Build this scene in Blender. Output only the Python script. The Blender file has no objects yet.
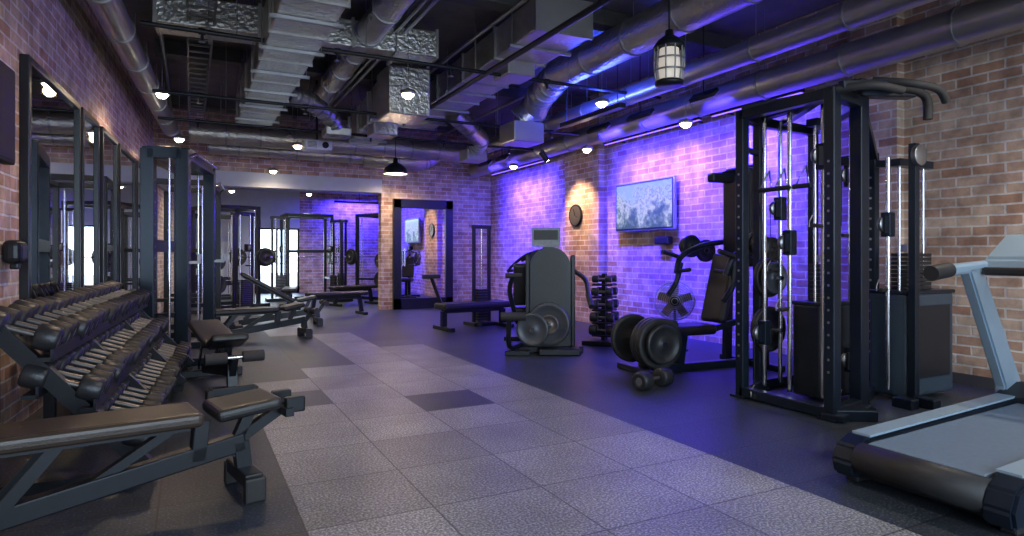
import bpy, bmesh, math, random
from mathutils import Vector, Matrix, Euler
random.seed(4)
scene=bpy.context.scene
try: scene.view_settings.view_transform='Standard'
except Exception: pass
COL=scene.collection
V=Vector
# ---------------------------------------------------------------- materials
def nt(name):
    m=bpy.data.materials.new(name); m.use_nodes=True
    n=m.node_tree.nodes; l=m.node_tree.links
    b=n['Principled BSDF']
    return m,n,l,b
def mat(name,col,rough=.5,metal=0.0,var=.25,scale=6,bump=0.0,bscale=60,emit=None,es=0,coat=0):
    m,n,l,b=nt(name)
    tc=n.new('ShaderNodeTexCoord')
    no=n.new('ShaderNodeTexNoise'); no.inputs['Scale'].default_value=scale; no.inputs['Detail'].default_value=3
    l.new(tc.outputs['Object'],no.inputs['Vector'])
    mx=n.new('ShaderNodeMix'); mx.data_type='RGBA'
    mx.inputs['A'].default_value=[x*(1-var) for x in col]+[1]
    mx.inputs['B'].default_value=[min(1,x*(1+var)) for x in col]+[1]
    l.new(no.outputs['Fac'],mx.inputs['Factor'])
    l.new(mx.outputs['Result'],b.inputs['Base Color'])
    b.inputs['Roughness'].default_value=rough; b.inputs['Metallic'].default_value=metal
    if coat: b.inputs['Coat Weight'].default_value=coat
    if bump:
        n2=n.new('ShaderNodeTexNoise'); n2.inputs['Scale'].default_value=bscale; n2.inputs['Detail'].default_value=2
        l.new(tc.outputs['Object'],n2.inputs['Vector'])
        bp=n.new('ShaderNodeBump'); bp.inputs['Strength'].default_value=bump; bp.inputs['Distance'].default_value=.02
        l.new(n2.outputs['Fac'],bp.inputs['Height']); l.new(bp.outputs['Normal'],b.inputs['Normal'])
    if emit:
        b.inputs['Emission Color'].default_value=list(emit)+[1]; b.inputs['Emission Strength'].default_value=es
    return m
def brick(name,axis,c1,c2,mortar):
    m,n,l,b=nt(name)
    tc=n.new('ShaderNodeTexCoord'); sp=n.new('ShaderNodeSeparateXYZ'); cb=n.new('ShaderNodeCombineXYZ')
    l.new(tc.outputs['Object'],sp.inputs[0])
    l.new(sp.outputs[axis],cb.inputs[0]); l.new(sp.outputs['Z'],cb.inputs[1])
    br=n.new('ShaderNodeTexBrick'); br.inputs['Scale'].default_value=1
    br.inputs['Brick Width'].default_value=.27; br.inputs['Row Height'].default_value=.092
    br.inputs['Mortar Size'].default_value=.010; br.inputs['Mortar Smooth'].default_value=.3
    br.inputs['Bias'].default_value=0
    br.inputs['Color1'].default_value=list(c1)+[1]; br.inputs['Color2'].default_value=list(c2)+[1]; br.inputs['Mortar'].default_value=list(mortar)+[1]
    nd=n.new('ShaderNodeTexNoise'); nd.inputs['Scale'].default_value=9; l.new(tc.outputs['Object'],nd.inputs['Vector'])
    md=n.new('ShaderNodeVectorMath'); md.operation='MULTIPLY_ADD'
    md.inputs[1].default_value=(.012,.012,.012); l.new(nd.outputs['Color'],md.inputs[0]); l.new(cb.outputs[0],md.inputs[2])
    l.new(md.outputs[0],br.inputs['Vector'])
    n1=n.new('ShaderNodeTexNoise'); n1.inputs['Scale'].default_value=5; n1.inputs['Detail'].default_value=8; n1.inputs['Roughness'].default_value=.6
    l.new(tc.outputs['Object'],n1.inputs['Vector'])
    rp=n.new('ShaderNodeValToRGB'); rp.color_ramp.elements[0].position=.35; rp.color_ramp.elements[0].color=(.5,.46,.45,1)
    rp.color_ramp.elements[1].position=.62; rp.color_ramp.elements[1].color=(1.12,1.1,1.08,1)
    l.new(n1.outputs['Fac'],rp.inputs[0])
    mx=n.new('ShaderNodeMix'); mx.data_type='RGBA'; mx.blend_type='MULTIPLY'; mx.inputs['Factor'].default_value=.8
    l.new(br.outputs['Color'],mx.inputs['A']); l.new(rp.outputs['Color'],mx.inputs['B'])
    l.new(mx.outputs['Result'],b.inputs['Base Color']); b.inputs['Roughness'].default_value=.85
    iv=n.new('ShaderNodeMath'); iv.operation='SUBTRACT'; iv.inputs[0].default_value=1; l.new(br.outputs['Fac'],iv.inputs[1])
    ad=n.new('ShaderNodeMath'); ad.operation='MULTIPLY_ADD'; ad.inputs[1].default_value=.5
    l.new(n1.outputs['Fac'],ad.inputs[0]); l.new(iv.outputs[0],ad.inputs[2])
    bp=n.new('ShaderNodeBump'); bp.inputs['Strength'].default_value=.7; bp.inputs['Distance'].default_value=.014
    l.new(ad.outputs[0],bp.inputs['Height']); l.new(bp.outputs['Normal'],b.inputs['Normal'])
    return m
C1=(.45,.26,.18); C2=(.64,.50,.40); MO=(.72,.69,.66)
BR_Y=brick('brick_side','Y',C1,C2,MO); BR_X=brick('brick_end','X',C1,C2,MO)
BLACK=mat('black_steel',(.009,.012,.018),.36,.2,.3)
BLUEBLK=mat('blueblack_steel',(.010,.018,.033),.32,.3,.2)
RUB=mat('rubber',(.018,.018,.02),.55,0,.3,20)
VINYL=mat('black_vinyl',(.013,.013,.015),.38,0,.3,10,.1,120)
VINYL_HILITE=mat('vinyl_brown_highlight',(.045,.032,.026),.32,0,.3,10,.1,120)  # bench pad vinyl with its brownish highlight put into the base colour
CHROME=mat('chrome',(.75,.75,.77),.15,1,.1)
STEEL=mat('grey_steel',(.38,.39,.41),.32,.85,.2)
DSTEEL=mat('dark_knurled_steel',(.20,.19,.19),.4,.8,.2)
IRON=mat('cast_iron',(.04,.042,.048),.38,.5,.3,15,.1,80)
PLATEG=mat('grey_plate',(.10,.11,.13),.42,.5,.2)
FOIL=mat('duct_foil',(.54,.52,.50),.3,.85,.3,3,.7,26)
GALV=mat('galvanised_duct',(.46,.45,.45),.36,.85,.3,2,.25,6)
WHITE=mat('white_plastic',(.7,.7,.72),.4,0,.05)
MIRROR=mat('mirror_glass',(.78,.80,.82),.02,1,.01)
SHROUD=mat('shroud',(.012,.015,.022),.36,.1,.2)
GSHROUD=mat('grey_shroud',(.045,.07,.10),.4,.1,.15)
TSILV=mat('treadmill_silver',(.33,.45,.56),.35,.3,.1)
BELT=mat('treadmill_belt',(.14,.20,.28),.45,0,.15,30,.1,200)
BULB=mat('bulb',(1,.9,.7),.4,emit=(1,.84,.62),es=30)
PURP=mat('led_purple',(.3,.1,1),.4,emit=(.2,.1,1),es=3)
FOAM=mat('foam',(.03,.028,.03),.7,0,.2,40)
RED=mat('fan_blade',(.22,.14,.13),.5,0,.3)
PAPER=mat('placard_grey',(.3,.32,.35),.4,0,.3,30)
MATTE=mat('matte_black',(.012,.012,.014),.75,0,.2)
CEILM=mat('ceiling_concrete',(.17,.16,.15),.8,0,.45,3,.5,12)
CEILW=mat('ceiling_light_grey',(.45,.47,.50),.7,0,.2,3)
BEAMM=mat('ceiling_beam',(.08,.078,.08),.6,.2,.3)
PLASTER=mat('plaster_grey',(.55,.60,.66),.7,0,.1)
DARKW=mat('dark_paint',(.05,.05,.06),.6,0,.2)
def floor_mat():
    m,n,l,b=nt('rubber_tile_floor')
    tc=n.new('ShaderNodeTexCoord'); sp=n.new('ShaderNodeSeparateXYZ'); l.new(tc.outputs['Object'],sp.inputs[0])
    def M(op,a,bb):
        x=n.new('ShaderNodeMath'); x.operation=op
        for i,q in enumerate((a,bb)):
            if isinstance(q,(int,float)): x.inputs[i].default_value=q
            else: l.new(q,x.inputs[i])
        return x.outputs[0]
    X,Y=sp.outputs['X'],sp.outputs['Y']
    def rect(a,bb,c,d):
        return M('MULTIPLY',M('MULTIPLY',M('GREATER_THAN',X,a),M('LESS_THAN',X,bb)),M('MULTIPLY',M('GREATER_THAN',Y,c),M('LESS_THAN',Y,d)))
    T=.585; x0=.45; y0=4.6
    xs=lambda k:x0+T*k
    ys=lambda k:y0+T*k
    mask=rect(xs(0),xs(4),-6,ys(3))
    for r in (rect(xs(1),xs(4),ys(3),ys(4)),rect(xs(2),xs(4),ys(4),ys(6)),rect(xs(2),xs(3),ys(6),ys(9)),rect(xs(1),xs(2),ys(9),ys(11))):
        mask=M('MAXIMUM',mask,r)
    mask=M('MULTIPLY',mask,M('SUBTRACT',1,rect(xs(2),xs(3),ys(0),ys(1))))
    mask=M('MULTIPLY',mask,M('SUBTRACT',1,rect(xs(0),xs(1),ys(1),ys(2))))
    mp=n.new('ShaderNodeMapping'); mp.inputs['Location'].default_value=(-x0+T*20,-y0+T*20,0); l.new(tc.outputs['Object'],mp.inputs[0])
    br=n.new('ShaderNodeTexBrick'); br.offset=0; br.inputs['Scale'].default_value=1; br.inputs['Brick Width'].default_value=T; br.inputs['Row Height'].default_value=T
    br.inputs['Mortar Size'].default_value=.005; br.inputs['Mortar Smooth'].default_value=.2
    br.inputs['Color1'].default_value=(.74,.74,.74,1); br.inputs['Color2'].default_value=(1.12,1.12,1.12,1); br.inputs['Mortar'].default_value=(.18,.18,.18,1)
    l.new(mp.outputs[0],br.inputs['Vector'])
    vo=n.new('ShaderNodeTexNoise'); vo.inputs['Scale'].default_value=85; vo.inputs['Detail'].default_value=4; l.new(tc.outputs['Object'],vo.inputs['Vector'])
    bl=n.new('ShaderNodeTexNoise'); bl.inputs['Scale'].default_value=2.2; bl.inputs['Detail'].default_value=4; l.new(tc.outputs['Object'],bl.inputs['Vector'])
    r1=n.new('ShaderNodeValToRGB'); r1.color_ramp.elements[0].position=.44; r1.color_ramp.elements[0].color=(.135,.14,.155,1); r1.color_ramp.elements[1].position=.66; r1.color_ramp.elements[1].color=(.50,.51,.53,1)
    r2=n.new('ShaderNodeValToRGB'); r2.color_ramp.elements[0].position=.52; r2.color_ramp.elements[0].color=(.026,.035,.05,1); r2.color_ramp.elements[1].position=.70; r2.color_ramp.elements[1].color=(.13,.16,.20,1)
    l.new(vo.outputs['Fac'],r1.inputs[0]); l.new(vo.outputs['Fac'],r2.inputs[0])
    mx=n.new('ShaderNodeMix'); mx.data_type='RGBA'; l.new(mask,mx.inputs['Factor']); l.new(r2.outputs[0],mx.inputs['A']); l.new(r1.outputs[0],mx.inputs['B'])
    m2=n.new('ShaderNodeMix'); m2.data_type='RGBA'; m2.blend_type='MULTIPLY'; m2.inputs['Factor'].default_value=.9
    l.new(mx.outputs['Result'],m2.inputs['A']); l.new(br.outputs['Color'],m2.inputs['B'])
    r3=n.new('ShaderNodeValToRGB'); r3.color_ramp.elements[0].position=.3; r3.color_ramp.elements[0].color=(.72,.72,.72,1); r3.color_ramp.elements[1].position=.7; r3.color_ramp.elements[1].color=(1.1,1.1,1.1,1)
    l.new(bl.outputs['Fac'],r3.inputs[0])
    m3=n.new('ShaderNodeMix'); m3.data_type='RGBA'; m3.blend_type='MULTIPLY'; m3.inputs['Factor'].default_value=1
    l.new(m2.outputs['Result'],m3.inputs['A']); l.new(r3.outputs[0],m3.inputs['B'])
    l.new(m3.outputs['Result'],b.inputs['Base Color'])
    b.inputs['Roughness'].default_value=.43
    return m
FLOOR=floor_mat()
def screen_mat(name,es):
    m,n,l,b=nt(name)
    tc=n.new('ShaderNodeTexCoord'); sp=n.new('ShaderNodeSeparateXYZ'); l.new(tc.outputs['Object'],sp.inputs[0])
    no=n.new('ShaderNodeTexNoise'); no.inputs['Scale'].default_value=5; no.inputs['Detail'].default_value=5; no.inputs['Roughness'].default_value=.6; l.new(tc.outputs['Object'],no.inputs['Vector'])
    ad=n.new('ShaderNodeMath'); ad.operation='MULTIPLY_ADD'; ad.inputs[1].default_value=.6; l.new(sp.outputs['Z'],ad.inputs[0]); l.new(no.outputs['Fac'],ad.inputs[2])
    rp=n.new('ShaderNodeValToRGB'); e=rp.color_ramp.elements
    e[0].position=.3; e[0].color=(.08,.16,.14,1); e[1].position=.68; e[1].color=(.45,.65,.8,1)
    for p,c in ((.40,(.25,.36,.36,1)),(.50,(.8,.86,.86,1)),(.57,(.3,.42,.45,1)),(.6,(.6,.75,.85,1))):
        k=rp.color_ramp.elements.new(p); k.color=c
    l.new(ad.outputs[0],rp.inputs[0]); l.new(rp.outputs[0],b.inputs['Emission Color']); b.inputs['Emission Strength'].default_value=es
    b.inputs['Base Color'].default_value=(.02,.02,.02,1); b.inputs['Roughness'].default_value=.2
    return m
SCREEN=screen_mat('tv_picture',.7)
# ---------------------------------------------------------------- mesh builder
class B:
    def __init__(s): s.v=[];s.f=[];s.mi=[];s.sm=[];s.mats=[]
    def add(s,vs,fs,m,smooth=False):
        if m not in s.mats: s.mats.append(m)
        k=s.mats.index(m); o=len(s.v)
        s.v+= [tuple(p) for p in vs]
        for f in fs:
            s.f.append([i+o for i in f]); s.mi.append(k); s.sm.append(smooth)
    def bmadd(s,bm,M,m,smooth=False):
        bm.verts.index_update()
        s.add([M@v.co for v in bm.verts],[[v.index for v in f.verts] for f in bm.faces],m,smooth)
        bm.free()
    def box(s,c,d,m,rot=(0,0,0),bev=0,seg=2,M=None,smooth=False):
        bm=bmesh.new(); bmesh.ops.create_cube(bm,size=1,matrix=Matrix.Diagonal((d[0],d[1],d[2],1)))
        if bev: bmesh.ops.bevel(bm,geom=bm.edges[:],offset=bev,segments=seg,affect='EDGES',profile=.5)
        T=Matrix.Translation(c)@Euler([math.radians(a) for a in rot]).to_matrix().to_4x4()
        if M is not None: T=M@T
        s.bmadd(bm,T,m,smooth)
    def beam(s,p1,p2,w,h,m,bev=0):
        p1,p2=V(p1),V(p2); d=p2-p1
        q=d.to_track_quat('X','Z').to_matrix().to_4x4()
        s.box((0,0,0),(d.length,w,h),m,bev=bev,M=Matrix.Translation((p1+p2)/2)@q)
    def lathe(s,o,ax,prof,m,seg=20,smooth=True):
        o=V(o); ax=V(ax).normalized(); u=ax.orthogonal().normalized(); w=ax.cross(u)
        vs=[];fs=[]
        for r,h in prof:
            for i in range(seg):
                a=2*math.pi*i/seg; vs.append(o+ax*h+(u*math.cos(a)+w*math.sin(a))*r)
        for j in range(len(prof)-1):
            for i in range(seg):
                k=(i+1)%seg; fs.append([j*seg+i,j*seg+k,(j+1)*seg+k,(j+1)*seg+i])
        s.add(vs,fs,m,smooth)
    def cyl(s,p1,p2,r,m,r2=None,seg=14):
        p1,p2=V(p1),V(p2); d=p2-p1; L=d.length
        if r2 is None:r2=r
        u=d.orthogonal().normalized(); w=d.normalized().cross(u)
        vs=[]
        for p,rr in ((p1,r),(p2,r2)):
            for i in range(seg):
                a=2*math.pi*i/seg; vs.append(p+(u*math.cos(a)+w*math.sin(a))*rr)
        s.add(vs,[[i,(i+1)%seg,seg+(i+1)%seg,seg+i] for i in range(seg)],m,True)
        s.add(vs,[list(range(seg))[::-1],list(range(seg,2*seg))],m,False)
    def tube(s,pts,r,m,seg=10,smooth_pts=0):
        P=[V(p) for p in pts]
        if smooth_pts:
            Q=[];n=len(P)
            for i in range(n-1):
                a,b,c,d=P[max(i-1,0)],P[i],P[i+1],P[min(i+2,n-1)]
                for k in range(smooth_pts):
                    t=k/smooth_pts
                    Q.append(.5*((2*b)+(c-a)*t+(2*a-5*b+4*c-d)*t*t+(3*b-a-3*c+d)*t**3))
            Q.append(P[-1]);P=Q
        t0=(P[1]-P[0]).normalized(); u=t0.orthogonal().normalized(); vs=[];fs=[]
        for i,p in enumerate(P):
            t=(P[min(i+1,len(P)-1)]-P[max(i-1,0)]).normalized()
            u=(u-t*u.dot(t)).normalized(); w=t.cross(u)
            for k in range(seg):
                a=2*math.pi*k/seg; vs.append(p+(u*math.cos(a)+w*math.sin(a))*r)
        for i in range(len(P)-1):
            for k in range(seg):
                j=(k+1)%seg; fs.append([i*seg+k,i*seg+j,(i+1)*seg+j,(i+1)*seg+k])
        s.add(vs,fs,m,True); s.add(vs,[list(range(seg))[::-1],[len(P)*seg-seg+k for k in range(seg)]],m)
    def prism(s,pts,y0,y1,m,bev=0,M=None):
        bm=bmesh.new()
        a=[bm.verts.new((p[0],y0,p[1])) for p in pts]; b=[bm.verts.new((p[0],y1,p[1])) for p in pts]
        bm.faces.new(a); bm.faces.new(b[::-1]); n=len(pts)
        for i in range(n): bm.faces.new([a[i],b[i],b[(i+1)%n],a[(i+1)%n]])
        bmesh.ops.recalc_face_normals(bm,faces=bm.faces[:])
        if bev: bmesh.ops.bevel(bm,geom=[e for e in bm.edges if len(e.link_faces)==2 and e.calc_face_angle(0)>.6],offset=bev,segments=2,affect='EDGES')
        s.bmadd(bm,M if M is not None else Matrix(),m)
    def plate(s,c,ax,r,th,m=None,face=None):
        m=m or IRON
        h=th/2
        s.lathe(c,ax,[(.001,-h*.6),(r*.18,-h),(r*.25,-h*.5),(r*.78,-h*.5),(r*.85,-h),(r*.97,-h),(r,-h*.7),(r,h*.7),(r*.97,h),(r*.85,h),(r*.78,h*.5),(r*.25,h*.5),(r*.18,h),(.001,h*.6)],m,24)
        s.lathe(c,ax,[(.03,-h-.004),(.03,h+.004),(.001,h+.005)],STEEL,10)
    def pad(s,c,d,m,rot=(0,0,0)):
        s.box(c,d,m,rot,bev=min(d)*.38,seg=3)
    def dumbbell(s,c,ax,L,r,m=None):
        c=V(c);ax=V(ax).normalized(); hl=L*.3
        for sg in (-1,1):
            a=c+ax*sg*(L/2-hl)
            s.lathe(a,ax*sg,[(.02,0),(r*.9,0),(r,.012),(r,hl-.012),(r*.88,hl),(r*.45,hl),(r*.42,hl-.006),(.001,hl-.006)],m or IRON,12)
            s.lathe(a,ax*sg,[(r*.42,hl-.004),(.001,hl-.003)],STEEL,12)
        s.cyl(c-ax*(L/2-hl),c+ax*(L/2-hl),.016,DSTEEL,seg=8)
    def done(s,name,loc=(0,0,0),rz=0):
        me=bpy.data.meshes.new(name); me.from_pydata(s.v,[],s.f)
        for m in s.mats: me.materials.append(m)
        me.polygons.foreach_set('material_index',s.mi); me.polygons.foreach_set('use_smooth',s.sm)
        me.update()
        o=bpy.data.objects.new(name,me); COL.objects.link(o); o.location=loc; o.rotation_euler=(0,0,math.radians(rz))
        return o
ang=math.radians(3.3)
def Lp(s_,off,z=0): return (-1.4+s_*math.sin(ang)+off*math.cos(ang), s_*math.cos(ang)-off*math.sin(ang), z)
LR=-3.3
H=4.0; XR=6.4; YB=13.6; YF=21.0
# ---------------------------------------------------------------- room
b=B(); b.box((2.4,9,-.05),(9.4,26,.1),FLOOR); b.done('floor')
b=B(); b.box((2.4,5.3,H+.05),(9.4,17,.1),CEILM); b.done('ceiling')
b=B(); b.box((2.8,17.4,3.25),(8.2,7.2,.1),CEILW); b.done('ceiling_annex')
b=B(); b.box((-.1,9,H/2),(.2,25,H),BR_Y); b.done('wall_left',(-1.4,0,0),LR)
b=B(); b.box((XR+.1,9.2,H/2),(.2,24.6,H),BR_Y)
b.box((XR-.06,9.55,H/2),(.12,1.1,H),BR_Y); b.box((XR-.06,4.1,H/2),(.12,.5,H),BR_Y); b.done('wall_right')
b=B(); b.box((5.06,YB+.12,H/2),(2.66,.24,H),BR_X); b.done('wall_back')
b=B(); b.box((1.4,YB+.12,3.42),(4.66,.24,1.14),BR_X); b.done('wall_back_upper')
b=B(); b.box((1.42,YB+.08,2.7),(4.62,.34,.3),PLASTER,bev=.01); b.done('lintel_beam')
b=B(); b.box((.68,YF,1.6),(2.18,.2,3.2),PLASTER); b.box((4.8,YF,1.6),(3.4,.2,3.2),BR_X); b.box((2.435,YF,2.62),(1.33,.2,1.15),PLASTER); b.done('wall_end')
b=B()
for x in (1.80,2.43,3.07): b.box((x,YF,1.02),(.06,.1,2.04),BLACK)
b.box((2.435,YF,2.02),(1.33,.1,.06),BLACK); b.box((2.435,YF,.1),(1.33,.1,.2),BLACK); b.done('window_1')
b=B(); b.box((2.4,-3.1,.2),(9.2,.2,.4),BR_X); b.box((2.4,-3.1,3.6),(9.2,.2,.8),BR_X)
b.box((-1.9,-3.1,2),(.9,.2,3.2),BR_X); b.box((6.5,-3.1,2),(1.0,.2,3.2),BR_X); b.done('wall_front')
b=B()
for i in range(5): b.box((-1.4+i*1.85,-3.1,1.8),(.07,.12,2.8),BLACK)
b.box((2.3,-3.1,2.3),(7.4,.08,.06),BLACK); b.done('window_2')
b=B(); b.box((XR-.01,1,.05),(.02,5.6,.1),DARKW); b.done('baseboard_right')
b=B()
X0,X1=3.98,5.38; yd=YB-.055
b.box((X0+.09,yd,1.22),(.18,.1,2.44),BLACK,bev=.008); b.box((X1-.09,yd,1.22),(.18,.1,2.44),BLACK,bev=.008)
b.box(((X0+X1)/2,yd,2.34),(X1-X0,.1,.2),BLACK,bev=.008); b.box(((X0+X1)/2,yd,.12),(X1-X0,.1,.24),BLACK,bev=.008)
b.box(((X0+X1)/2,yd+.01,1.24),(1.06,.04,2.02),MIRROR)
b.cyl((X0+.24,yd-.09,.95),(X0+.24,yd-.09,1.35),.015,CHROME)
for z in(1.0,1.3): b.cyl((X0+.24,yd-.09,z),(X0+.24,yd,z),.01,CHROME)
b.done('door_1')
def wmirror(s0,s1,z0=.67,z1=2.6):
    b=B(); w=.06; L=s1-s0
    b.box((.02,0,(z0+z1)/2),(.03,L-.02,z1-z0-.02),MIRROR)
    b.box((.03,-L/2,(z0+z1)/2),(.06,w,z1-z0+w),BLACK,bev=.006); b.box((.03,L/2,(z0+z1)/2),(.06,w,z1-z0+w),BLACK,bev=.006)
    for z in (z0,z1): b.box((.03,0,z),(.06,L,w),BLACK,bev=.006)
    b.done('wall_mirror',Lp((s0+s1)/2,.001),LR)
for a,c in ((5.6,7.2),(7.35,8.1),(8.35,9.3),(9.5,10.9),(11.1,12.5)): wmirror(a,c)
b=B(); b.box((.04,0,2.1),(.07,.9,.62),MATTE,bev=.01); b.box((.077,0,2.1),(.004,.86,.57),MATTE); b.done('wall_television',Lp(4.75,.001),LR)
b=B(); b.box((.06,0,1.22),(.11,.18,.16),BLACK,bev=.04,seg=3); b.box((.06,0,1.13),(.05,.06,.05),BLACK,bev=.01); b.done('soap_dispenser',Lp(5.25,.001),LR)
b=B(); b.box((-.05,0,0),(.05,1.42,.78),PAPER,bev=.008); b.box((-.077,0,.0),(.006,1.38,.74),BLACK); b.box((-.08,0,.0),(.006,1.34,.70),SCREEN); b.box((0,0,0),(.1,.3,.3),BLACK); b.done('television',(XR-.052,7.8,1.97))
b=B(); b.lathe((0,0,0),(-1,0,0),[(.001,0),(.2,0),(.205,.03),(.19,.045),(.18,.03),(.001,.03)],BLACK,28); b.lathe((0,0,0),(-1,0,0),[(.178,.032),(.001,.032)],DSTEEL,28)
b.beam((-.037,0,0),(-.037,.05,.12),.012,.004,BLACK); b.beam((-.037,0,0),(-.037,-.09,-.04),.012,.004,BLACK); b.done('wall_clock',(XR-.122,9.7,1.92))
b=B(); b.box((-.06,0,0),(.12,.3,.12),BLACK,bev=.02); b.done('soundbar',(XR,7.4,1.42))
# ---------------------------------------------------------------- ducts
def rduct(p1,p2,w,h,m=FOIL,fl=.9):
    b=B(); b.beam(p1,p2,w,h,m,bev=.015); P1,P2=V(p1),V(p2); n=max(1,int((P2-P1).length/fl)); d=(P2-P1).normalized()
    for i in range(n+1):
        q=P1.lerp(P2,i/n); b.beam(q-d*.015,q+d*.015,w+.04,h+.04,GALV)
    for i in range(n):
        q=P1.lerp(P2,(i+.5)/n); sd=d.cross(V((0,0,1)))
        for sx in(-1,1):
            side=sd*sx*(w/2+.03)
            b.cyl(q+side+V((0,0,-h/2-.03)),V((q.x+side.x,q.y+side.y,H)),.006,STEEL,seg=6)
        b.beam(q+sd*(w/2+.06)+V((0,0,-h/2-.02)),q-sd*(w/2+.06)+V((0,0,-h/2-.02)),.04,.03,STEEL)
    return b
def pipe(pts,r,m=GALV,ring=1.0):
    b=B(); b.tube(pts,r,m,20,6 if len(pts)>2 else 0)
    P=[V(p) for p in pts]
    for a,c in zip(P,P[1:]):
        n=max(1,int((c-a).length/ring)); d=(c-a).normalized()
        for i in range(n+1):
            q=a.lerp(c,i/n); b.cyl(q-d*.015,q+d*.015,r+.012,STEEL,seg=20)
            if len(pts)==2: b.cyl(q,(q.x,q.y,H),.006,STEEL,seg=6)
    return b
rduct((.9,3.4,3.45),(.9,10.6,3.45),.5,.42).done('rectangular_air_duct')
b=rduct((2.55,8.4,3.4),(2.75,11.2,3.4),.5,.45); b.box((2.5,8.05,3.3),(.55,.6,.62),FOIL,bev=.02); b.box((2.6,9.4,3.1),(.38,.38,.22),FOIL,bev=.02); b.done('rectangular_air_duct')
b=rduct((3.35,5.4,3.6),(3.55,10.6,3.6),.62,.34); b.box((3.4,6.6,3.36),(.36,.4,.18),GALV,bev=.02); b.done('rectangular_air_duct')
rduct((2.6,7.2,3.68),(-.3,7.4,3.68),.4,.3).done('rectangular_air_duct')
pipe([(5.85,1.0,3.15),(5.85,13.3,3.15)],.16).done('round_air_duct')
pipe([(5.15,.5,3.3),(5.15,12.8,3.3)],.12).done('round_air_duct')
pipe([(4.35,1.5,3.6),(4.35,7.2,3.6)],.2,FOIL,.8).done('round_air_duct')
pipe([(1.75,4.0,3.7),(1.85,10.8,3.7)],.15,FOIL,.7).done('round_air_duct')
pipe([Lp(2,.35,3.45),Lp(12.8,.35,3.45)],.13).done('round_air_duct')
pipe([(.0,11.8,3.25),(4.9,11.8,3.25)],.17,FOIL,.5).done('round_air_duct')
pipe([(.3,12.9,3.2),(3.4,12.9,3.2)],.13,FOIL,.5).done('round_air_duct')
pipe([(3.2,12.9,3.2),(3.8,12.7,3.15),(4.4,12.7,3.2),(4.9,12.8,3.6)],.2,FOIL,.4).done('flexible_air_duct')
b=pipe([(4.4,8.3,3.2),(4.55,8.2,3.35),(4.5,7.9,3.5),(4.4,7.3,3.6)],.2,FOIL,.2); b.box((4.4,8.3,3.0),(.5,.5,.3),GALV,bev=.02); b.done('flexible_air_duct')
b=pipe([(3.75,9.4,3.45),(4.1,9.6,3.3),(4.5,10.0,3.2),(4.6,10.5,3.1)],.14,FOIL,.12); b.box((4.6,10.55,3.0),(.4,.4,.2),GALV,bev=.02); b.done('flexible_air_duct')
b=pipe([(1.2,8.9,3.35),(1.5,9.0,3.3),(1.8,9.2,3.15),(1.9,9.3,3.0)],.12,FOIL,.1); b.box((1.9,9.35,2.98),(.36,.36,.12),GALV,bev=.015); b.done('flexible_air_duct')
for y in (9.3,12.3,5.9,3.0):
    b=B(); b.box((2.95,y,3.88),(6.7,.10,.18),BEAMM); b.box((2.95,y,3.79),(6.7,.2,.02),BEAMM); b.done('steel_girder')
b=B()
for x in(-.12,.12): b.box((x,0,0),(.02,6.5,.07),DSTEEL)
for k in range(26): b.box((0,-3.2+.25*k,-.02),(.24,.03,.015),DSTEEL)
for y in(-3,-1,1,3): 
    for x in(-.12,.12): b.cyl((x,y,0),(x,y,.4),.005,STEEL,seg=6)
b.done('cable_tray',(.1,9.2,3.6),0)
b=B()
for k,(x,z) in enumerate(((-.3,3.78),(1.4,3.76),(2.1,3.76),(3.0,3.77),(4.8,3.76),(2.2,3.76))): b.tube([(x,0,z),(x,13.4,z)],.025,STEEL,8)
b.done('conduit_pipes')
# sprinkler line with heads and transverse black pipes
b=B()
for y,z in((6.6,3.3),(10.1,3.12),(8.6,3.15)):
    b.cyl((-.4,y,z),(5.6,y,z),.022,BLACK,seg=10)
    for k in range(5):
        x=.1+1.25*k; b.cyl((x,y,z),(x,y,z-.09),.014,BLACK,seg=8); b.lathe((x,y,z-.10),(0,0,1),[(.001,0),(.03,0),(.03,.006),(.001,.008)],STEEL,10); b.cyl((x+.3,y,z),(x+.3,y,H),.005,STEEL,seg=6); b.cyl((x-.03,y,z),(x+.03,y,z),.032,BLACK,seg=10)
b.cyl((3.05,2.5,3.3),(3.05,12.0,3.3),.03,BLACK,seg=10)
b.done('sprinkler_pipes')
# ---------------------------------------------------------------- lights
def light(name,kind,loc,energy,col,par=None,**k):
    d=bpy.data.lights.new(name,kind); d.energy=energy; d.color=col
    rot=k.pop('rot',None)
    for a,v in k.items(): setattr(d,a,v)
    o=bpy.data.objects.new(name,d); COL.objects.link(o)
    if par:
        o.parent=par; o.location=V(loc)-par.location
    else: o.location=loc
    if rot: o.rotation_euler=[math.radians(a) for a in rot]
    return o
WARM=(1,.72,.48); NEUT=(1,.88,.76)
def downlight(x,y,z,e=34,col=WARM,top=H):
    b=B(); b.lathe((0,0,0),(0,0,1),[(.07,.02),(.082,.02),(.085,.03),(.085,.06),(.02,.085),(.001,.085)],GALV,20)
    b.lathe((0,0,0),(0,0,1),[(.001,-.03),(.035,-.024),(.06,-.0),(.072,.03)],BULB,20)
    b.cyl((0,0,.08),(0,0,top-z),.004,STEEL,seg=6)
    o=b.done('downlight',(x,y,z))
    light('downlight_lamp','SPOT',(x,y,z-.06),e,col,o,spot_size=math.radians(170),spot_blend=1,shadow_soft_size=.06)
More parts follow.
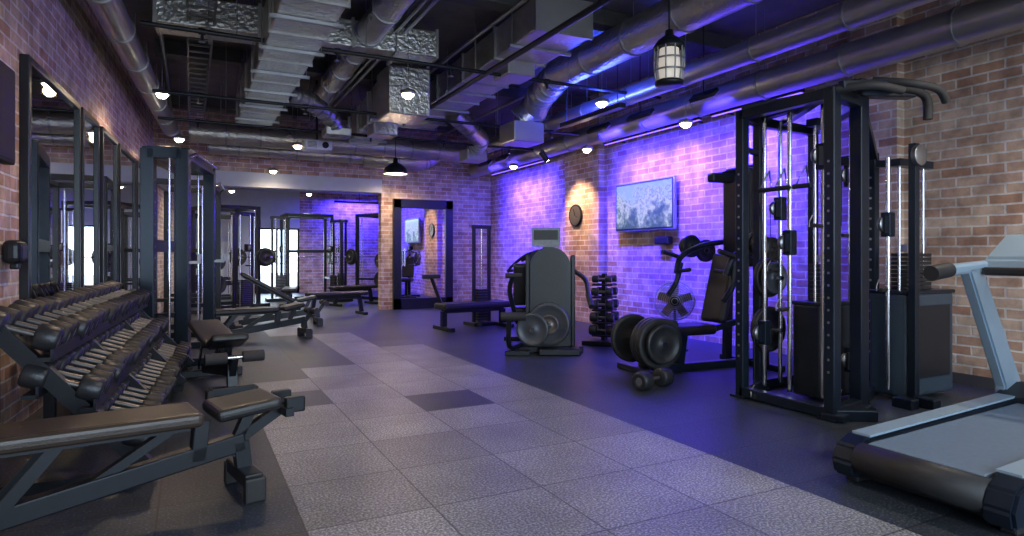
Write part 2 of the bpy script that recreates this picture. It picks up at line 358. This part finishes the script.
for x,y,z,e,c in ((-.3,8.7,3.12,85,WARM),(-.15,11.2,3.0,75,WARM),(1.6,11.0,3.0,75,WARM),(1.45,13.1,2.82,55,WARM),(2.2,6.9,3.0,75,NEUT),(5.45,10.6,2.85,6,WARM),(4.4,6.24,3.0,10,NEUT),(5.5,8.2,2.82,5,WARM),(5.45,5.95,2.8,5,WARM),(.3,5.2,3.2,85,WARM),(3.95,12.9,2.9,120,WARM),(1.7,2.2,3.3,100,NEUT),(4.9,1.7,3.0,120,NEUT)):  # final pair: added lamps out of view, brightening near floor and right brick
    downlight(x,y,z,e,c)
for x,y in ((0.6,15.5),(2.4,15.5),(4.5,16),(1,18.5),(3,18.5)): downlight(x,y,2.9,140,(1,.90,.80),3.2)
b=B(); b.cyl((0,0,0),(.12,0,-.15),.05,BLACK,seg=16); b.cyl((.121,0,-.151),(.123,0,-.154),.042,BULB,seg=16); b.cyl((0,0,0),(0,0,1.0),.008,BLACK,seg=6)
o=b.done('added_pilaster_spot',(5.45,9.55,3.0)); light('added_pilaster_lamp','SPOT',(5.6,9.55,2.8),190,(1,.62,.34),o,spot_size=math.radians(86),spot_blend=.7,shadow_soft_size=.04,rot=(0,-28,0))  # added spot to warm the pilaster between the purple washes
PC=(.035,.02,1.0)
def washer(y,L,e):
    b=B(); b.box((0,0,0),(.06,L,.05),BLACK,bev=.01); b.box((0,0,-.027),(.04,L-.04,.006),PURP)
    for k in(-1,1): b.beam((0,k*L*.4,.0),(.25,k*L*.4,.0),.02,.02,BLACK)
    o=b.done('led_wall_washer',(6.12,y,3.05))
    light('wall_washer_lamp','AREA',(6.12,y,3.01),e,PC,o,shape='RECTANGLE',size=.05,size_y=L,rot=(0,-10,0)) 
for y,L,e in ((11.8,2.4,60),(7.5,2.2,60),(5.5,1.4,40)): washer(y,L,e)
def flood(y,L,e,x=5.5,z=3.12,tilt=-44):
    b=B(); b.box((0,0,0),(.12,L,.05),BLACK,(0,tilt,0),bev=.01)
    a=math.radians(tilt); nx,nz=-math.sin(a),-math.cos(a)
    b.box((nx*.026,0,nz*.026),(.09,L-.03,.004),PURP,(0,tilt,0))
    b.cyl((0,0,0),(0,0,H-z),.008,BLACK,seg=6)
    o=b.done('led_floodlight',(x,y,z))
    light('floodlight_lamp','AREA',(x+nx*.04,y,z+nz*.04),e,PC,o,shape='RECTANGLE',size=.08,size_y=L,rot=(0,tilt,0),spread=math.radians(85))
for y,L,e in ((12.0,.5,180),(11.2,.4,130),(7.9,.5,200),(6.9,.5,200),(5.7,.4,130)): flood(y,L,e)
b=B(); b.box((0,0,0),(.1,1.4,.06),BLACK); b.box((0,0,.032),(.08,1.36,.006),PURP)
for k in(-.6,.6): b.cyl((0,k,0),(0,k,.95),.006,BLACK,seg=6)
o=b.done('led_uplight',(4.75,7.0,3.05)); light('uplight_lamp','AREA',(4.75,7.0,3.1),50,(.04,.08,1),o,shape='RECTANGLE',size=.08,size_y=1.3,rot=(180,0,0))
b=B(); b.box((0,0,0),(1.6,.08,.06),BLACK); b.box((0,.02,-.032),(1.55,.05,.006),PURP); b.cyl((0,0,0),(0,0,.3),.01,BLACK); o=b.done('led_wall_washer',(4.9,20.5,2.9))
light('wall_washer_lamp','AREA',(4.9,20.5,2.85),220,PC,o,shape='RECTANGLE',size=1.5,size_y=.06,rot=(35,0,0))
b=B()
b.cyl((0,0,.42),(0,0,H-2.55),.008,BLACK,seg=6)
b.lathe((0,0,0),(0,0,1),[(.001,0),(.11,0),(.115,.03),(.1,.04),(.001,.04)],BLACK,20)
b.lathe((0,0,0),(0,0,1),[(.12,.29),(.125,.31),(.09,.36),(.035,.40),(.03,.44),(.001,.45)],BLACK,20)
b.lathe((0,0,0),(0,0,1),[(.075,.04),(.085,.16),(.075,.29)],mat('frosted_glass',(.7,.68,.62),.3,emit=(1,.88,.75),es=.4),20)
for i in range(10):
    a=i*math.pi/5; b.tube([(math.cos(a)*r,math.sin(a)*r,z) for r,z in((.105,.03),(.118,.16),(.115,.3))],.007,STEEL,6)
for z in(.11,.2): b.lathe((0,0,0),(0,0,1),[(.112,z),(.122,z),(.122,z+.012),(.112,z+.012)],STEEL,20)
b.done('pendant_lantern',(3.4,3.9,2.55))
b=B(); b.lathe((0,0,0),(0,0,1),[(.2,0),(.205,.01),(.17,.1),(.1,.16),(.04,.19),(.035,.26),(.001,.27)],BLACK,24); b.lathe((0,0,0),(0,0,1),[(.19,.01),(.15,.09),(.001,.14)],WHITE,24)
b.lathe((0,0,.03),(0,0,1),[(.001,-.04),(.04,-.02),(.05,.02),(.03,.06)],BULB,12); b.cyl((0,0,.25),(0,0,H-2.5),.006,BLACK,seg=6)
o=b.done('dome_pendant_lamp',(2.95,9.9,2.5)); light('dome_lamp','POINT',(2.95,9.9,2.45),18,WARM,o,shadow_soft_size=.05)
b=B(); b.box((0,0,0),(.42,.34,.16),WHITE,bev=.02); b.lathe((.1,-.17,0),(0,-1,0),[(.05,0),(.05,.03),(.035,.03),(.03,.01),(.001,.01)],BLACK,16); b.cyl((0,0,.08),(0,0,H-2.95),.02,BLACK,seg=10)
for i in range(5): b.box((-.1,-.172,-.04+.02*i),(.14,.004,.008),BLACK)
b.done('ceiling_projector',(1.8,10.35,2.93))
# ---------------------------------------------------------------- equipment
def power_rack(loc,rz,h=2.32,w=1.2,d=1.0,bar=True,plates=True,m=BLACK,p=.08):
    b=B()
    for x in (0,-d):
        for y in(-w/2,w/2):
            b.box((x,y,h/2),(p,p,h),m,bev=.006)
            for k in range(14): b.cyl((x+p/2-.002,y,.45+.12*k),(x+p/2+.002,y,.45+.12*k),.012,STEEL,seg=8)
    for y in(-w/2,w/2):
        b.box((-d/2+.1,y,.04),(d+.35,p,.08),m,bev=.006); b.box((-d/2,y,h-.04),(d,p,p),m,bev=.006); b.box((-d/2,y,.55),(d,.05,.05),m)
        b.box((.1,y,1.12),(.14,.05,.03),STEEL); b.box((.16,y,1.16),(.03,.05,.1),STEEL)
        b.cyl((-.12,y-.06,.1),(-.12,y-.06,h-.1),.014,CHROME,seg=8)
        if plates:
          for z,r in((.55,.22),(1.05,.2)):
            b.cyl((-d,y,z),(-d,y+math.copysign(.25,y),z),.022,CHROME,seg=10)
            for t in(.08,.13): b.plate((-d,y+math.copysign(t,y),z),(0,1,0),r,.045)
    for x in(0,-d): b.box((x,0,h-.04),(p,w,p),m,bev=.006)
    b.box((-d,0,.04),(p,w,p),m); b.box((-d,0,1.3),(p,w,p),m)
    b.tube([(.02,-w/2,h-.1),(.1,-w/2+.15,h-.02),(.1,w/2-.15,h-.02),(.02,w/2,h-.1)],.018,CHROME,8)
    if bar:
        b.cyl((.1,-1.05,1.15),(.1,1.05,1.15),.014,CHROME,seg=8)
        for s_ in(-1,1):
            b.cyl((.1,s_*.68,1.15),(.1,s_*1.05,1.15),.025,CHROME,seg=10)
            b.plate((.1,s_*.73,1.15),(0,1,0),.22,.05); b.plate((.1,s_*.79,1.15),(0,1,0),.18,.04)
    return b.done('power_rack',loc,rz)
power_rack((.08,8.4,0),-12,2.34,1.4,.34,False,False,BLUEBLK,.13)
power_rack((.35,10.9,0),-6,2.3,1.2,.75,False,False)
power_rack((1.2,16.2,0),20); power_rack((2.9,18.8,0),90,2.32,1.2,1.0,True,False); power_rack((4.6,17.6,0),120); power_rack((1.1,19.2,0),0,2.3,1.1,1,False,False)
def cable_tower(loc,rz,h=2.1):
    b=B(); b.box((0,0,.04),(.5,.7,.08),BLACK,bev=.01)
    for y in(-.2,.2): b.box((0,y,h/2),(.06,.06,h),BLACK,bev=.005); b.cyl((.08,y*.6,.1),(.08,y*.6,h-.05),.012,CHROME,seg=8)
    b.box((0,0,h-.03),(.14,.5,.07),BLACK,bev=.01)
    for k in range(14): b.box((.08,0,.14+.04*k),(.14,.24,.034),IRON)
    b.box((.16,0,1.35),(.08,.1,.16),BLACK); b.lathe((.2,-.015,1.35),(0,1,0),[(.001,0),(.05,0),(.05,.03),(.001,.03)],STEEL,16)
    b.cyl((.2,0,1.3),(.2,0,1.0),.004,BLACK,seg=6); b.cyl((.2,-.07,.98),(.2,.07,.98),.015,RUB)
    return b.done('cable_tower',loc,rz)
cable_tower((3.4,16.6,0),200); cable_tower((2.1,17.4,0),-90,2.2); cable_tower((4.6,15.0,0),180); cable_tower((.2,14.6,0),0,2.2); cable_tower((3.9,18.2,0),150,2.2); cable_tower((1.0,14.5,0),-60,2.1)
b=B(); L=3.7
tiers=((.42,.82,.075),(.60,.55,.07),(.80,.28,.06))
for y in(-L/2+.1,-.66,.66,L/2-.1):
    b.beam((.3,y,.86),(.98,y,.06),.06,.08,BLACK); b.beam((.28,y,.03),(.98,y,.03),.06,.06,BLACK); b.beam((.3,y,.03),(.3,y,.9),.06,.06,BLACK)
for off,z,r in tiers:
    for dx in(-.12,.12):
        b.beam((off+dx,-L/2,z-r-.02-dx*.35),(off+dx,L/2,z-r-.02-dx*.35),.07,.02,BLACK)
        b.beam((off+dx+.03,-L/2,z-r-dx*.35),(off+dx+.03,L/2,z-r-dx*.35),.012,.06,BLACK)
    n=int((L-.1)/(2*r+.025))
    for i in range(n):
        y=-L/2+.1+(L-.2)*i/(n-1); b.dumbbell((off,y,z),(1,0,-.35),.36+random.uniform(-.03,.03),r*random.uniform(.9,1.0),RUB if i%3 else IRON)
b.done('dumbbell_rack',Lp(5.7,.0),LR)
def bench(loc,rz,seatang=16,backang=2,m=VINYL,Lb=.95,roll=True,w=.29,fx=.4):
    b=B()
    a=math.radians(backang)
    c=V((-Lb/2*math.cos(a),0,.43+Lb/2*math.sin(a)))
    b.box(c,(Lb,w,.07),m,(0,backang,0),bev=.026,seg=3); b.box(c-V((0,0,.045)),(Lb-.1,.2,.02),BLACK,(0,backang,0))
    s=math.radians(seatang)
    b.box((.05+.16*math.cos(s),0,.43+.16*math.sin(s)),(.31,w,.065),VINYL,(0,-seatang,0),bev=.026,seg=3)
    b.beam((-.85,0,.1),(fx,0,.26),.07,.09,BLACK,.008)
    b.beam((.0,0,.2),(.02,0,.4),.07,.07,BLACK,.006)
    b.beam((-.5,0,.14),(-.1,.0,.38),.05,.04,BLACK)
    for t in(-.07,.07): b.beam((-.78,t,.12),(-.55,t,.4),.012,.05,BLACK)
    b.beam((.15,0,.2),(.26,0,.44),.05,.05,BLACK)
    b.box((-.86,0,.05),(.09,.62,.07),BLACK,bev=.01); b.box((fx,0,.1),(.09,.34,.07),BLACK,bev=.01); b.beam((fx-.02,0,.26),(fx,0,.08),.07,.07,BLACK)
    for sy in(-1,1):
        b.box((-.86,sy*.31,.045),(.11,.05,.09),RUB,bev=.01); b.box((fx,sy*.17,.06),(.1,.05,.12),RUB,bev=.01)
        b.cyl((-.95,sy*.1,.05),(-.95,sy*.14,.05),.05,RUB)
    if roll:
        b.beam((.38,0,.2),(.5,0,.38),.05,.05,BLACK); b.cyl((.5,-.2,.38),(.5,.2,.38),.016,CHROME,seg=8)
        for sy in(-1,1): b.cyl((.5,sy*.06,.38),(.5,sy*.22,.38),.045,FOAM)
    else: b.beam((.2,-.0,.28),(.44,0,.42),.05,.05,BLACK); b.beam((.40,-.15,.40),(.40,.15,.40),.04,.04,BLACK); b.box((.44,-.1,.43),(.1,.05,.08),BLACK,bev=.01); b.box((.44,.1,.43),(.1,.05,.08),BLACK,bev=.01)
    return b.done('adjustable_bench',loc,rz)
bench((.03,3.42,0),12,5,1,VINYL_HILITE,1.15,False,.32,.22)
bench((.25,6.0,0),-82,18,6)
bench((1.1,9.5,0),10,10,0)
bench((1.55,11.1,0),0,10,30)
def flatbench(loc,rz,L=1.2):
    b=B(); b.box((0,0,.43),(L,.3,.08),VINYL,bev=.03,seg=3); b.box((0,0,.36),(L*.8,.08,.06),BLACK)
    for s_ in(-1,1):
        b.beam((s_*L*.38,0,.36),(s_*L*.42,0,.05),.07,.07,BLACK); b.box((s_*L*.42,0,.03),(.08,.5,.06),BLACK,bev=.01)
    return b.done('flat_bench',loc,rz)
flatbench((2.6,12.7,0),8); flatbench((3.5,15.2,0),20); flatbench((2.0,14.9,0),80)
def cable_machine():
    b=B(); m=BLUEBLK
    A=(4.16,3.02);Bp=(4.16,3.86);C=(4.52,4.0);D=(4.63,3.13);E=(5.37,3.5);F=(5.3,4.05)
    for (x,y),h,w in((A,2.42,.085),(Bp,2.42,.08),(C,2.36,.08),(D,2.56,.1),(E,2.1,.07),(F,2.36,.07)):
        b.box((x,y,h/2),(w,w,h),m,bev=.008); b.box((x,y,.01),(w+.06,w+.06,.02),m)
    def br(p,q,z,w=.08,h=.08): b.beam((p[0],p[1],z),(q[0],q[1],z),w,h,m,.006)
    for z in(.05,2.38): br(A,Bp,z); br(Bp,C,z); br(A,D,z); br(C,F,z)
    br(D,E,.05); br(E,F,.05); br(D,F,2.38); b.beam((D[0],D[1],2.4),(E[0],E[1],2.06),.07,.07,m); br(E,F,2.06)
    b.beam((D[0],D[1],2.52),(C[0],C[1],2.44),.1,.1,m,.008); b.beam((A[0],A[1],2.4),(C[0]+.3,C[1],2.4),.06,.06,m)
    b.beam((D[0]-.05,D[1]-.02,2.46),(5.0,2.95,2.46),.11,.09,m,.01)
    b.tube([(4.85,2.96,2.48),(5.0,2.9,2.46),(5.08,2.88,2.40),(5.09,2.88,2.25)],.034,FOAM,10,4)
    b.tube([(4.6,3.0,2.52),(4.7,2.78,2.46),(4.9,2.7,2.42),(5.0,2.7,2.34)],.03,FOAM,10,4)
    b.tube([(4.16,3.0,2.4),(4.3,2.8,2.4),(4.55,2.75,2.38)],.03,FOAM,10,4)
    b.beam((4.16,2.95,2.42),(4.8,2.9,2.50),.05,.06,m,.006)
    b.beam((4.16,3.86,2.42),(4.62,3.1,2.50),.07,.07,m,.006)
    def stack(x,y,w,dp,h,top,cm):
        b.box((x,y,h/2+.03),(w,dp,h),cm,bev=.03,seg=3)
        b.box((x,y,h+.03),(w+.02,dp+.02,.03),m,bev=.01)
        for dx in(-w*.25,w*.25): b.cyl((x+dx,y,h),(x+dx,y,top),.013,CHROME,seg=10)
        for k in range(9): b.box((x,y,h+.06+.035*k),(w*.5,dp*.45,.03),IRON,bev=.004)
        b.box((x,y,h+.4),(w*.3,.06,.06),STEEL); b.cyl((x,y,h+.4),(x,y,top),.004,BLACK,seg=6)
        b.box((x,y,top),(w*.7,.1,.06),m)
    stack(4.74,3.52,.44,.28,.77,2.3,SHROUD); stack(5.52,3.26,.68,.32,.86,1.98,GSHROUD)
    b.beam((5.4,3.26,1.98),(5.37,3.5,2.0),.06,.06,m); b.box((5.52,3.095,.48),(.54,.006,.6),SHROUD)
    b.box((5.2,3.05,1.05),(.06,.06,2.1),m,bev=.006)
    b.lathe((5.2,2.99,2.0),(0,1,0),[(.001,0),(.08,0),(.085,.005),(.07,.02),(.085,.035),(.08,.04),(.001,.04)],STEEL,20)
    for x,y,z in((4.3,3.2,1.95),(4.3,3.75,.55),(4.3,3.5,1.3),(4.95,3.35,1.75),(5.2,3.6,1.9),(4.78,3.3,.35),(5.1,3.2,1.45),(4.55,3.8,1.6)):
        b.cyl((x,y,.1),(x,y,2.35 if x<5.05 else 2.0),.018,CHROME,seg=10)
        b.box((x,y,z),(.08,.08,.2),m,bev=.01)
        b.lathe((x-.07,y-.015,z),(0,1,0),[(.001,0),(.055,0),(.058,.004),(.045,.015),(.058,.026),(.055,.03),(.001,.03)],STEEL,18)
        b.box((x-.07,y-.03,z),(.05,.012,.14),m)
        hz=max(z-.45,.12)
        b.cyl((x-.12,y,z),(x-.12,y,hz),.004,BLACK,seg=6)
        b.tube([(x-.12,y,hz),(x-.18,y-.02,hz-.05),(x-.18,y-.02,hz-.09)],.005,STEEL,6); b.cyl((x-.19,y-.06,hz-.08),(x-.05,y-.02,hz-.08),.016,RUB,seg=10)
    for x,y in((4.16,3.02),(4.16,3.86),(5.37,3.5)):
        for k in range(18): b.cyl((x-.045,y,.35+.09*k),(x+.045,y,.35+.09*k),.01,STEEL,seg=8)
    b.beam((4.16,3.86,2.1),(4.52,4.0,2.1),.04,.04,m)
    for k,(z,y) in enumerate(((1.9,3.35),(1.9,3.55),(1.9,3.7))):
        b.tube([(4.3,y,z),(4.26,y-.06,z-.15),(4.26,y+.06,z-.15),(4.3,y,z)],.008,CHROME,6)
        b.cyl((4.26,y-.08,z-.16),(4.26,y+.08,z-.16),.02,RUB,seg=10)
    b.cyl((4.52,4.0,1.0),(4.52,3.75,1.0),.02,CHROME); b.plate((4.52,3.9,1.0),(0,1,0),.17,.05); b.plate((4.52,3.84,1.0),(0,1,0),.14,.05,PLATEG)
    b.cyl((4.52,4.0,.55),(4.52,3.75,.55),.02,CHROME); b.plate((4.52,3.9,.55),(0,1,0),.2,.05)
    b.beam((4.16,3.02,.04),(4.42,2.86,.04),.08,.08,m,.008); b.beam((4.1,2.98,.03),(4.6,3.1,.03),.16,.05,m,.008)
    for x,y in ((5.0,3.0),(5.15,2.92)): b.box((x,y,.04),(.1,.16,.08),m,bev=.01)
    b.done('cable_crossover_machine')
cable_machine()
def treadmill(loc,rz):
    b=B()
    b.prism([(0.02,.05),(.0,.11),(.03,.19),(.12,.22),(1.55,.27),(1.62,.1),(1.5,.05)],-.36,.36,BLACK,.01)
    b.box((.8,0,.24),(1.5,.54,.02),BELT,(0,-2,0),bev=.004)
    for s_ in(-1,1):
        b.prism([(-.02,.04),(-.04,.12),(.0,.2),(.09,.24),(1.6,.31),(1.75,.2),(1.7,.05)],s_*.29 if s_>0 else -.42,.42 if s_>0 else -.29,BLUEBLK,.015)
        b.beam((.1,s_*.34,.247),(1.55,s_*.34,.305),.10,.012,TSILV)
        b.prism([(1.60,.1),(1.86,.1),(1.84,.3),(1.34,1.12),(1.18,1.12),(1.60,.35)],s_*.40-.035,s_*.40+.035,TSILV,.012)
        b.beam((.88,s_*.4,1.10),(1.6,s_*.4,1.14),.07,.07,TSILV,.02)
        b.tube([(.84,s_*.4,1.09),(.92,s_*.4,1.10),(1.02,s_*.4,1.11)],.046,RUB,14)
        for x in(.1,1.7): b.box((x,s_*.36,.025),(.1,.07,.05),RUB,bev=.01)
    b.prism([(1.5,.06),(1.95,.06),(2.0,.15),(1.95,.3),(1.75,.38),(1.52,.3)],-.42,.42,SHROUD,.02)
    b.lathe((.04,-.3,.14),(0,1,0),[(.001,0),(.08,0),(.08,.6),(.001,.6)],RUB,18)
    b.prism([(1.36,1.08),(1.6,1.1),(1.72,1.30),(1.66,1.34),(1.4,1.18)],-.4,.4,TSILV,.02)
    b.prism([(1.62,1.2),(1.72,1.2),(1.76,1.42),(1.70,1.42)],-.25,.25,BLACK,.01)
    b.beam((1.32,-.36,1.1),(1.32,.36,1.1),.05,.05,RUB,.015)
    return b.done('treadmill',loc,rz)
treadmill((3.08,1.8,0),0)
def stack_machine(name,loc,rz):
    b=B(); m=BLACK
    arch=[(-.25,0.08)]+[(-.25,1.05)]+[(.25*math.cos(math.radians(180-a)),1.05+.25*math.sin(math.radians(a))) for a in range(15,180,15)]+[(.25,1.05),(.25,.08)]
    b.prism(arch,-.09,.09,SHROUD,.012); b.prism([(x*.75,z*.94+.04) for x,z in arch],-.096,.096,VINYL)
    b.box((-.05,.05,1.42),(.36,.02,.24),PAPER,bev=.004); b.box((-.05,.035,1.45),(.30,.02,.12),VINYL); b.box((-.05,.06,1.25),(.04,.03,.2),m)
    for x in(-.28,.28): b.box((x,0,.6),(.05,.14,1.2),m,bev=.01)
    b.box((0,0,.04),(.8,.24,.08),m,bev=.01); b.beam((-.3,.1,.04),(-.3,1.0,.04),.08,.08,m,.008); b.box((-.3,1.0,.03),(.6,.08,.06),m,bev=.01)
    b.beam((.3,.1,.04),(.3,.9,.04),.08,.08,m,.008); b.beam((-.3,.55,.05),(-.3,.55,.42),.07,.07,m)
    b.pad((-.3,.55,.47),(.36,.42,.1),VINYL); b.pad((-.3,.3,.82),(.32,.09,.55),VINYL,(12,0,0))
    b.plate((-.02,-.18,.36),(.25,1,0),.26,.06,PLATEG); b.plate((-.22,-.22,.3),(.25,1,0),.2,.05,PLATEG); b.plate((-.02,-.24,.36),(.25,1,0),.12,.05,DSTEEL)
    b.tube([(-.4,.05,.35),(-.5,-.12,.75),(-.45,-.2,.95)],.03,m,10,4); b.cyl((-.55,-.2,.95),(-.35,-.2,.95),.03,FOAM)
    b.tube([(.3,.0,1.0),(.42,-.15,.9),(.44,-.35,.72)],.03,m,10,4); b.cyl((.44,-.35,.72),(.46,-.5,.6),.035,RUB)
    b.tube([(-.35,-.1,.1),(-.5,-.25,.1),(-.5,-.35,.45)],.03,m,10,4); b.cyl((-.6,-.35,.47),(-.3,-.35,.47),.05,FOAM)
    b.box((.1,-.2,.04),(.5,.3,.08),m,bev=.015); b.box((-.4,-.3,.03),(.3,.1,.06),m,bev=.01)
    b.cyl((-.06,.0,.1),(-.06,.0,1.2),.012,CHROME)
    return b.done(name,loc,rz)
stack_machine('leg_extension_machine',(3.98,6.75,0),-28)
b=B()
b.box((0,0,.38),(1.25,.42,.1),VINYL,bev=.035,seg=3); b.box((0,0,.3),(1.1,.1,.06),BLACK)
for x in(-.55,.55): b.beam((x,0,.3),(x,0,.04),.08,.08,BLACK); b.box((x,0,.03),(.1,.6,.06),BLACK,bev=.01)
for x in(.2,.5): b.box((x,.35,.85),(.05,.05,1.7),BLACK,bev=.005)
b.box((.35,.35,1.68),(.36,.06,.06),BLACK); b.cyl((.35,.35,.1),(.35,.35,1.66),.012,CHROME,seg=8); b.box((.35,.35,.03),(.5,.4,.06),BLACK,bev=.01)
for k in range(12): b.box((.35,.35,.1+.045*k),(.2,.14,.04),IRON)
b.beam((.35,.35,.05),(.1,0,.05),.06,.06,BLACK)
b.beam((-.5,.1,.3),(-.65,.25,.85),.05,.05,BLACK); b.cyl((-.8,.25,.85),(-.5,.25,.85),.035,FOAM)
b.done('cable_row_bench',(4.15,9.5,0),6)
b=B()
b.box((0,0,.03),(.9,.1,.06),BLACK,bev=.01); b.box((-.35,0,.03),(.1,.7,.06),BLACK,bev=.01); b.box((.4,0,.03),(.1,.6,.06),BLACK,bev=.01)
b.beam((.3,0,.03),(.3,0,1.35),.08,.08,BLUEBLK,.008); b.beam((.3,0,1.3),(-.2,0,1.1),.06,.06,BLUEBLK); b.pad((-.1,0,.5),(.4,.36,.1),VINYL); b.pad((.14,0,.86),(.09,.34,.6),VINYL,(0,10,0)); b.beam((-.1,0,.05),(-.1,0,.45),.07,.07,BLACK)
for s_ in(-1,1):
    b.tube([(.28,s_*.06,1.3),(.1,s_*.34,1.2),(-.2,s_*.34,1.0),(-.3,s_*.3,.9)],.026,BLUEBLK,10,4); b.cyl((-.28,s_*.34,.92),(-.28,s_*.12,.92),.025,RUB)
    b.plate((.3,s_*.2,1.1),(0,1,0),.2,.05); b.plate((.3,s_*.27,1.1),(0,1,0),.2,.05,PLATEG); b.cyl((.3,0,1.1),(.3,s_*.35,1.1),.022,CHROME)
b.done('chest_press_machine',(5.45,9.9,0),-60)
b=B(); b.box((0,0,.03),(.5,.5,.06),BLACK,bev=.012)
for s_ in(-1,1): b.beam((s_*.05,0,.05),(s_*.02,0,.95),.05,.07,BLACK)
for k in range(5):
    z=.18+.17*k
    for s_ in(-1,1):
        b.beam((0,-.12,z-.05),(s_*.1,-.12,z-.05),.03,.02,BLACK); b.beam((0,.12,z-.05),(s_*.1,.12,z-.05),.03,.02,BLACK)
        b.beam((s_*.11,-.14,z-.06),(s_*.11,.14,z-.06),.06,.02,BLACK)
        b.dumbbell((s_*.13,0,z+.02),(0,1,0),.34-.02*k,.07-.005*k,IRON)
b.done('dumbbell_tower',(4.98,7.0,0),40)
def press():
    b=B(); m=BLUEBLK
    b.beam((-.7,0,.04),(.75,0,.04),.09,.08,m,.008); b.box((-.7,0,.03),(.09,.8,.06),m,bev=.01); b.box((.7,0,.03),(.09,.9,.06),m,bev=.01)
    for s_ in(-1,1): b.beam((.62,s_*.28,.04),(.62,s_*.22,2.15),.08,.08,m,.008)
    b.beam((.62,-.25,2.12),(.62,.25,2.12),.08,.08,m); b.beam((.62,-.25,1.2),(.62,.25,1.2),.08,.08,m)
    b.beam((.3,-.0,2.05),(.62,.0,2.12),.07,.07,m); b.box((.3,0,2.02),(.3,.1,.1),m,bev=.02)
    b.box((.55,0,1.6),(.12,.42,1.05),SHROUD,bev=.03,seg=3)
    b.beam((-.25,0,.05),(-.2,0,.38),.08,.08,m); b.pad((-.2,0,.43),(.62,.36,.1),VINYL); b.pad((.28,0,.85),(.1,.34,.75),VINYL,(0,14,0)); b.beam((.1,0,.4),(.6,0,.5),.06,.06,m); b.beam((.35,0,.95),(.62,0,1.2),.05,.05,m)
    for s_ in(-1,1):
        b.tube([(.6,s_*.3,1.35),(.35,s_*.4,1.3),(.1,s_*.42,1.18),(.02,s_*.4,1.0)],.032,m,12,5)
        b.cyl((.05,s_*.42,1.02),(.05,s_*.2,1.04),.022,RUB); b.cyl((.1,s_*.46,1.18),(-.12,s_*.46,1.24),.024,RUB)
        b.plate((.3,s_*.5,1.3),(0,1,0),.13,.05,IRON); b.plate((.3,s_*.56,1.3),(0,1,0),.11,.05,IRON); b.plate((.5,s_*.5,1.25),(0,1,0),.13,.05,IRON)
        b.tube([(.1,s_*.42,1.12),(.06,s_*.45,.9),(-.05,s_*.45,.75)],.03,m,10,4)
    b.beam((-.68,0,.08),(-.68,0,.42),.07,.07,m); b.cyl((-.68,-.38,.34),(-.68,.38,.34),.024,CHROME)
    for t,r,mm in((.16,.25,IRON),(.22,.25,IRON),(.28,.25,RUB),(.34,.19,IRON)):
        b.plate((-.68,-t,.34),(0,1,0),r,.05,mm)
    b.plate((-.68,.2,.34),(0,1,0),.25,.05,RUB)
    b.beam((-.7,0,.4),(-.2,0,.3),.06,.06,m)
    b.cyl((-.45,-.2,.5),(-.45,.2,.5),.05,FOAM); b.beam((-.45,0,.3),(-.45,0,.5),.04,.04,m)
    b.done('plate_loaded_press_machine',(4.75,5.0,0),-5)
press()
b=B(); b.lathe((0,0,0),(0,0,1),[(.001,.03),(.16,.02),(.17,.0),(.001,.0)],BLACK,20); b.cyl((0,0,.02),(0,0,.55),.015,BLACK,seg=10)
for r in(.04,.065,.09,.115,.14,.165,.19,.215,.24): 
    for yy in((.04+.05*(1-r/.24)),-(.04+.05*(1-r/.24))): b.lathe((0,yy,.62),(0,1,0),[(r-.004,0),(r+.004,0),(r+.004,.006),(r-.004,.006),(r-.004,0)],STEEL,28)
b.lathe((0,0,.62),(0,1,0),[(.25,-.04),(.255,0),(.25,.04)],STEEL,28); b.lathe((0,0,.62),(0,1,0),[(.001,-.08),(.06,-.07),(.07,.1),(.001,.14)],BLACK,16)
for k in range(5):
    b.box((0,0,0),(.11,.012,.2),RED,M=Matrix.Translation((0,0,.62))@Matrix.Rotation(k*2*math.pi/5,4,'Y')@Matrix.Translation((0,0,.12))@Matrix.Rotation(.5,4,'Z'))
b.done('standing_fan',(5.45,6.15,0),-40)
b=B(); b.dumbbell((0,0,.085),(1,.1,0),.42,.085,IRON); b.done('hex_dumbbell',(3.72,4.48,0),8)
b=B(); b.box((2.4,9,-.16),(60,80,.1),mat('pavement',(.3,.3,.3),.8)); b.done('ground')
# ---------------------------------------------------------------- world/camera
w=bpy.data.worlds.new('World'); scene.world=w; w.use_nodes=True
bg=w.node_tree.nodes['Background']; bg.inputs[0].default_value=(.68,.84,1,1); bg.inputs[1].default_value=7.5
pl=light('window_portal','AREA',(2.3,-2.95,1.8),1,(1,1,1),shape='RECTANGLE',size=7.4,size_y=2.8,rot=(90,0,0)); pl.data.cycles.is_portal=True
cd=bpy.data.cameras.new('camera'); cam=bpy.data.objects.new('camera',cd); COL.objects.link(cam)
cam.location=(0,0,1.2); cam.rotation_euler=(math.radians(90),0,-math.radians(27.07))
cd.sensor_width=36; cd.lens=36*630/1024; cd.shift_y=-13/1024; cd.clip_start=.05
scene.camera=cam
